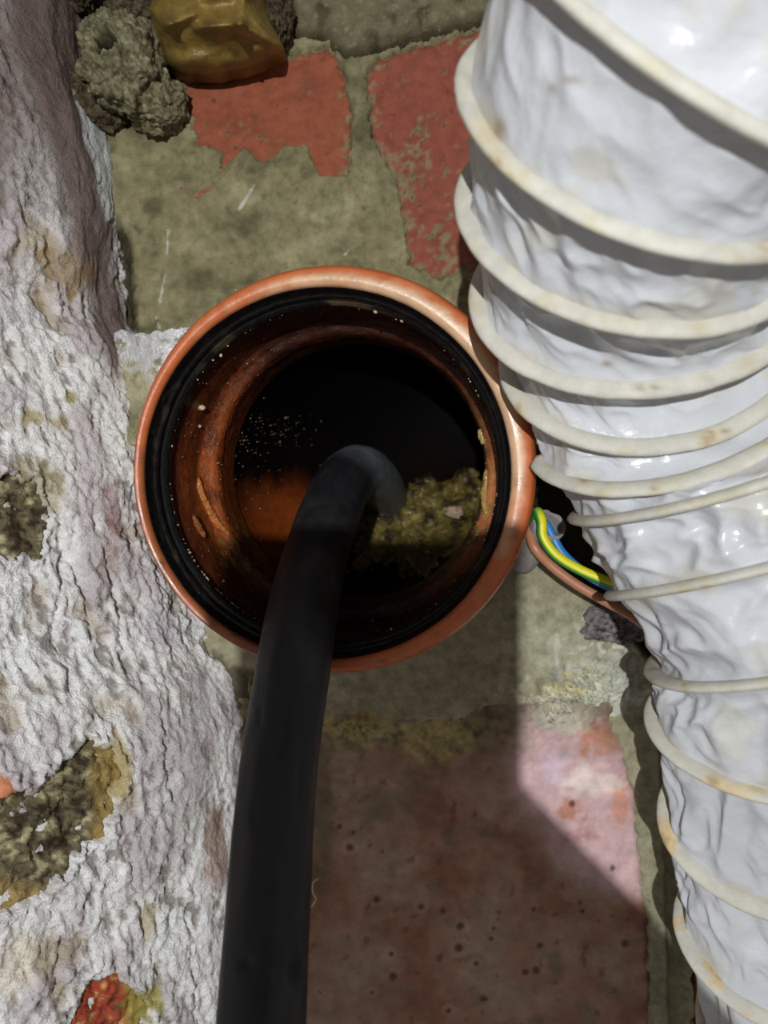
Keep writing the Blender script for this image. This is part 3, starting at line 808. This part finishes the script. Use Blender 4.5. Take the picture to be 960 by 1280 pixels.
crb = mixc(crb, lin(150, 120, 82), sst(.72, .85, rn) * .6)
for (cx, cy, r_) in ((798, 484, 7), (905, 540, 6), (822, 485, 5), (700, 455, 6)):
    crb = mixc(crb, lin(120, 84, 48), np.exp(-((rx - cx) / r_) ** 2 - ((ry - cy) / 3) ** 2) * .8)
Vr = cap_grid(Vr); crb = np.concatenate([crb[:1], crb[:1], crb, crb[-1:], crb[-1:]])
def clear_of_pipe(V_):
    """the duct leans on the drain: dent it where it touches"""
    dd = (V_ - RC); ax = dd @ AX; rad_ = dd - ax[..., None] * AX; rr = np.linalg.norm(rad_, axis=-1)
    k = np.where((ax > -.003) & (rr < .0655), .0655 / np.maximum(rr, .05), 1.0)
    return RC + ax[..., None] * AX + rad_ * k[..., None]


Vr = clear_of_pipe(Vr)
o = grid_obj('spiral_rib', Vr, M['rib'], crb, closed_m=True, label='dusty ivory spiral rib'); under(o, duct)

# skin: between two passes of the rib
ns, mf = 46, 300
turns = np.arange(T0 + .02, T1 - 1.0, 1.0 / ns)
ph = np.arange(mf + 1) / mf * 2 * np.pi - np.pi                # visible side is phi = 0
TS, PH = np.meshgrid(np.arange(T0, T1 + .001, 1.0 / ns), ph, indexing='ij')
C, n, u, v = duct_frame(TS)
fr = (TS + PH / (2 * np.pi)) % 1.0                              # 0 at the rib
pitch = np.linalg.norm(duct_frame(TS + .5)[0] - duct_frame(TS - .5)[0], axis=-1)
bow = np.sin(np.pi * fr)
er = np.cos(PH)[..., None] * u + np.sin(PH)[..., None] * v
ern = er / np.linalg.norm(er, axis=-1, keepdims=True)
# crumpling: sharp folds across each bay, in metres along the skin
sA = PH * DR; sB = TS * .024
wA = sA + .004 * perlin(sA * 60, sB * 60, 5.0); wB = sB + .004 * perlin(sA * 60, sB * 60, 9.0)
ridge = lambda k, z_: 1 - 2 * np.abs(perlin(wA * k, wB * k * 1.25, z_))
fold = .62 * ridge(34, 1.0) + .34 * ridge(72, 4.0) + .08 * ridge(150, 7.0)
pleat = np.sin(PH * 17 + 3 * perlin(TS * 1.4, PH * 1.2, 2.0) + TS * 2.1) * .5
tight = sst(.016, .030, pitch)
amp = (.0021 + .0024 * tight) * bow ** .6
calm = 1 - .35 * sst(2.0, .4, TS)
left_in = np.exp(-((TS - 6.55) / .7) ** 2) * sst(.2, 1.2, PH * SIDE) * sst(2.9, 2.0, PH * SIDE)
sag = (.0044 * bow ** .8) * (1 - .35 * tight) * (.45 + .55 * sst(1.5, 3.5, TS)) + .0075 * left_in * bow
rad = DR * 1.0 - .0008 - sag / 1 + 0 * fr
loc = C + er * DR + ern * (-.0010 - sag + amp * calm * (fold - .45) * 1.7 + .0007 * pleat * bow * calm)[..., None]
loc += n * (bow * .0012 * perlin(sA * 80, sB * 80, 3.0))[..., None]
sx2, sy2 = PX(loc)
sk = np.broadcast_to(lin(196, 198, 203), loc.shape).copy()
dn = fbm(loc[..., 0] * 50, loc[..., 1] * 50, loc[..., 2] * 50, 4, .6)
sk = mixc(sk, lin(196, 192, 180), sst(.2, .6, dn) * .6)
sk = mixc(sk, lin(176, 164, 138), sst(.16, .03, np.minimum(fr, 1 - fr)) * sst(.1, .6, dn + .2) * .55)
for (cx, cy, rx_, ry_) in ((715, 100, 12, 4), (690, 112, 6, 5), (758, 455, 7, 4), (625, 160, 9, 16)):
    sk = mixc(sk, lin(140, 120, 88), np.exp(-((sx2 - cx) / rx_) ** 2 - ((sy2 - cy) / ry_) ** 2) * .8)
loc = clear_of_pipe(loc)
o = grid_obj('vinyl_skin', loc, M['vinyl'], sk, label='crumpled glossy white vinyl skin'); under(o, duct)

# ------------------------------------------------------------------ conduit and wires
cend, cin = P(688, 655, .034), P(652, 700, .014)
dirc = (cend - cin) / np.linalg.norm(cend - cin)
prof = []
for (s, r) in ((-.02, .0056), (.0, .0057), (1.0, .0060), (1.0, .0052), (.55, .0050), (.2, .0049)):
    prof.append((cin + (cend - cin) * s, r))
ca = np.arange(48) / 48 * 2 * np.pi
cu = np.cross(dirc, (0, 0, 1)); cu /= np.linalg.norm(cu); cv = np.cross(cu, dirc)
rows = []
for i in range(len(prof) - 1):
    for f in np.linspace(0, 1, 8, endpoint=False):
        p = prof[i][0] * (1 - f) + prof[i + 1][0] * f; r = prof[i][1] * (1 - f) + prof[i + 1][1] * f
        rows.append(p + r * (np.cos(ca)[:, None] * cu + np.sin(ca)[:, None] * cv))
Vc = np.array(rows); Vc += .0004 * fbm(Vc[..., 0] * 300, Vc[..., 1] * 300, Vc[..., 2] * 300, 3)[..., None]
grid_obj('cable_conduit', Vc, M['conduit'], np.broadcast_to(lin(150, 146, 142), Vc.shape), closed_m=True, label='short open grey conduit end tucked behind the right rim of the drain', category='conduit')


def wire(name, pts, r, colf, label):
    pts = np.array([P(*p) for p in pts]); Cw = crom(pts, np.linspace(0, len(pts) - 1, 90))
    Vw, a = tube_grid(Cw, r, 20); Vw = cap_grid(Vw)
    A = np.broadcast_to(a, Vw.shape[:2]); c = colf(A, Vw)
    o = grid_obj(name, Vw, M['wire'], c, closed_m=True, label=label, category='wire', group='mains wires from the grey conduit')
    return o


def gy(A, Vw):
    c = np.broadcast_to(lin(226, 220, 38), Vw.shape).copy()
    g = sst(.45, .6, np.cos(A + 1.0))
    g0 = sst(.36, .26, np.linspace(0, 1, Vw.shape[0]))[:, None] * np.ones_like(A) * .85
    return mixc(c, lin(52, 150, 60), np.maximum(g, g0))


wire('earth_wire', [(660, 672, .022), (668, 655, .029), (672, 640, .037), (677, 652, .0395), (679, 672, .040), (695, 694, .041), (724, 712, .042), (765, 729, .044), (800, 741, .046)], .00180, gy, 'yellow and green striped wire leaving the grey conduit')
wire('neutral_wire', [(666, 670, .026), (680, 655, .032), (690, 670, .034), (703, 692, .035), (728, 714, .036), (762, 733, .038), (800, 746, .04)], .00175, lambda A, Vw: np.broadcast_to(lin(52, 128, 200), Vw.shape), 'blue wire leaving the grey conduit between its two neighbours')
wire('live_wire', [(654, 660, .024), (661, 664, .030), (668, 684, .034), (688, 706, .034), (718, 729, .035), (752, 749, .036), (790, 770, .034), (830, 800, .03)], .00180, lambda A, Vw: np.broadcast_to(lin(178, 122, 92), Vw.shape), 'brown wire lowest of the three at the grey conduit')

# ------------------------------------------------------------------ rubble at the top left, bag, loose bits
def stonecol(a, b, c_):
    def f(V, W, n):
        c = np.broadcast_to(lin(*a), W.shape).copy()
        nf = fbm(W[:, 0] * 500, W[:, 1] * 500, W[:, 2] * 500, 3)
        c = mixc(c, lin(*b), sst(.0, .5, nf)); return mixc(c, lin(*c_), sst(.25, .6, -nf) * .7)
    return f


def holed(V, W):
    h = P(134, 62, .034)
    d = np.hypot(W[:, 0] - h[0], (W[:, 1] - h[1]) * 1.15) + .0010 * fbm(W[:, 0] * 300, W[:, 1] * 300, 0, 2)
    W = W.copy(); m_ = (V[:, 2] > 0)
    W[:, 2] -= sst(.0050, .0034, d) * .024 * m_
    return W


def hole_shade_col(V, W, n):
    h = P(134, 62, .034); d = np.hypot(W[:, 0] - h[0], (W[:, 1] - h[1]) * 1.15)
    return mixc(GM(V, W, n), lin(16, 12, 9), sst(.0050, .0038, d) * (V[:, 2] > -.2))  # cavity's darkness painted in as near-black


GM = stonecol((122, 116, 90), (88, 82, 58), (158, 152, 122)); GD = stonecol((84, 74, 56), (50, 42, 32), (110, 100, 78))
for (nm, c_, s_, amp_, fr_, sd_, colr, lab, post) in (
        ('mortar_lump', P(136, 52, .036) * (1, 1, .6), (.0140, .0160, .018), .24, 1.9, 3.1, hole_shade_col, 'crumbly grey mortar lump with a dark hole in it, beside the yellow bag', holed),
        ('mortar_lump', P(185, 112, .020) * (1, 1, .6), (.0110, .0105, .013), .24, 2.0, 7.7, GM, 'grey mortar lump under the bag corner, against the orange-red brick', None),
        ('mortar_lump', P(122, 115, .012) * (1, 1, .6), (.0125, .0115, .011), .22, 2.0, 12.1, GD, 'dark brown mortar lump in the shade next to the flaking white wall foot', None),
        ('mortar_lump', P(170, -6, .030) * (1, 1, .6), (.0130, .0110, .017), .25, 1.8, 19.1, GD, 'mortar lump at the top edge left of the yellow bag', None),
        ('mortar_lump', P(348, 20, .012), (.0050, .0110, .010), .30, 2.4, 23.1, GD, 'narrow dark mortar lump wedged between yellow bag and grey brick', None),
        ('mortar_lump', P(90, -30, .010), (.0110, .0100, .014), .25, 1.8, 33.1, GD, 'dark mortar lump in the top left corner beside the wall', None)):
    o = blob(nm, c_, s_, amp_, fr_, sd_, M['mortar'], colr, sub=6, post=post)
    o['label'] = lab; o['category'] = 'mortar'; o['group'] = 'loose mortar lumps in the top left corner'

fl = blob('paint_flake', P(155, 107, .030), (.0014, .0028, .0006), .35, 1.6, 5, M['limewash'], lambda V, W, n: np.broadcast_to(lin(235, 232, 232), W.shape), sub=3)
fl['label'] = 'small white paint flake lying on the mortar lumps left of the orange-red brick'; fl['category'] = 'flake'
rb = blob('rubble_stone', P(770, 778, .000), (.0135, .0080, .0060), .25, 1.8, 41, M['stone'], stonecol((126, 116, 118), (70, 60, 58), (170, 160, 165)), sub=5)
rb['label'] = 'small mauve-grey stone lying below the wires beside the duct'; rb['category'] = 'stone'
for (px_, py_, z_, s_, lab) in ((317, 858, .052, (.0016, .0042, .0030), 'tan mortar crumb stuck under the rim of the drain left of the hose'), ):
    k = blob('mortar_crumb', P(px_, py_, z_), s_, .25, 2, 51, M['limewash'], lambda V, W, n: np.broadcast_to(lin(150, 128, 92), W.shape), sub=4)
    k['label'] = lab; k['category'] = 'mortar'
sp = np.array([P(398, 1098, .003), P(391, 1104, .004), P(391, 1116, .003), P(395, 1124, .003), P(389, 1134, .002)])
Cs = crom(sp, np.linspace(0, 4, 40)); Vs_, _ = tube_grid(Cs, .0004, 8)
grid_obj('straw', cap_grid(Vs_), M['crumb'], None, closed_m=True, label='tiny bent straw on the brown-red slab right beside the black hose', category='straw')


def bag():
    outl = np.array([(176, -120), (172, -20), (180, 22), (196, 62), (214, 86), (248, 93), (284, 90), (322, 80), (352, 64), (352, 52), (338, 22), (332, -30), (340, -120), (260, -160)], float)
    th = np.linspace(0, len(outl), 260, endpoint=False)
    closed = np.vstack([outl[-2:], outl, outl[:3]])
    O = crom(closed, th + 2)
    c_ = np.array([262., -20.])
    rr = np.linspace(0, 1, 90)[:, None, None]
    Q = c_ + (O[None] - c_) * rr
    r1 = rr[..., 0] + 0 * Q[..., 0]
    x_, y_ = Q[..., 0], Q[..., 1]
    f_ = fbm(x_ / 45, y_ / 45, 3.0, 3)
    fold1 = lambda a, b, w_: np.exp(-(linedist(x_, y_, a, b) / w_) ** 2)
    def linedist(x, y, a, b):
        dx, dy = b[0] - a[0], b[1] - a[1]; t = np.clip(((x - a[0]) * dx + (y - a[1]) * dy) / (dx * dx + dy * dy), 0, 1)
        return np.hypot(x - a[0] - t * dx, y - a[1] - t * dy)
    z = .010 + .034 * np.sqrt(np.clip(1 - r1 ** 2.2, 0, 1)) + .0014 * f_
    z += .0055 * fold1((190, 14), (212, 30), 8) + .0060 * fold1((212, 30), (240, 18), 9) + .0050 * fold1((250, 34), (300, 30), 8) + .0045 * fold1((300, 30), (344, 56), 7)
    z += .0035 * fold1((308, -20), (300, 30), 8) - .0035 * fold1((200, 60), (300, 62), 14) - .003 * fold1((250, 8), (290, 10), 12)
    z += .0022 * (1 - 2 * np.abs(perlin(x_ / 60 + y_ / 90, y_ / 34 - x_ / 110, 8.0))) * (1 - r1 ** 6)
    pos = np.stack([(x_ - 480) / F * (H - z), (640 - y_) / F * (H - z), z], -1)
    low = pos[-1:].copy(); low[..., 2] = .004; m_ = low.mean(1, keepdims=True); low2 = m_ + (low - m_) * .1; low2[..., 2] = .002
    V_ = np.concatenate([pos, low, low2], 0)
    xx, yy = PX(V_)
    g = fbm(xx / 30, yy / 30, 5.0, 4)
    c = np.broadcast_to(lin(122, 99, 46), V_.shape).copy()
    c = mixc(c, lin(86, 66, 32), sst(0, .6, g) * .8); c = mixc(c, lin(150, 128, 62), sst(.1, .5, -g) * .6)
    o = grid_obj('plastic_bag', V_, M['bag'], c, closed_m=True, flip=True, label='folded ochre-yellow plastic bag at the top edge lying over the orange-red brick', category='bag')


bag()

# ------------------------------------------------------------------ unseen blocker guessed from straight shadow edges, with a flap added for the diagonal
def slab(name, poly, z0, z1, m, parent=None, bev=.003):
    bm = bmesh.new(); vs = [bm.verts.new((x, y, z0)) for x, y in poly]; f = bm.faces.new(vs)
    r = bmesh.ops.extrude_face_region(bm, geom=[f]); bmesh.ops.translate(bm, verts=[v for v in r['geom'] if isinstance(v, bmesh.types.BMVert)], vec=(0, 0, z1 - z0))
    bmesh.ops.recalc_face_normals(bm, faces=bm.faces)
    if bev: bmesh.ops.bevel(bm, geom=[e for e in bm.edges if abs(e.verts[0].co.z - e.verts[1].co.z) > 1e-5], offset=bev, segments=4, affect='EDGES')
    me = bpy.data.meshes.new(name); bm.to_mesh(me); bm.free()
    return link(name, me, m, parent)


ph_t = thing('phone_blocker', 'unseen black slab with an added flap above the drain, shaped to block the torch', 'phone_blocker', (-.018, -.055, .306))
o = slab('blocker_body', [(-.047, -.125), (.0100, -.125), (.0100, .0150), (-.047, .0150)], .306, .313, M['phone_blocker'], bev=.0015); under(o, ph_t)
o = slab('blocker_flap', [(.0070, -.0325), (.0100, -.0353), (.0860, -.1130), (.0500, -.1480), (.0070, -.1040)], .306, .3075, M['phone_blocker'], bev=.0006); under(o, ph_t)  # added flap, shaped to cast the diagonal shadow edge
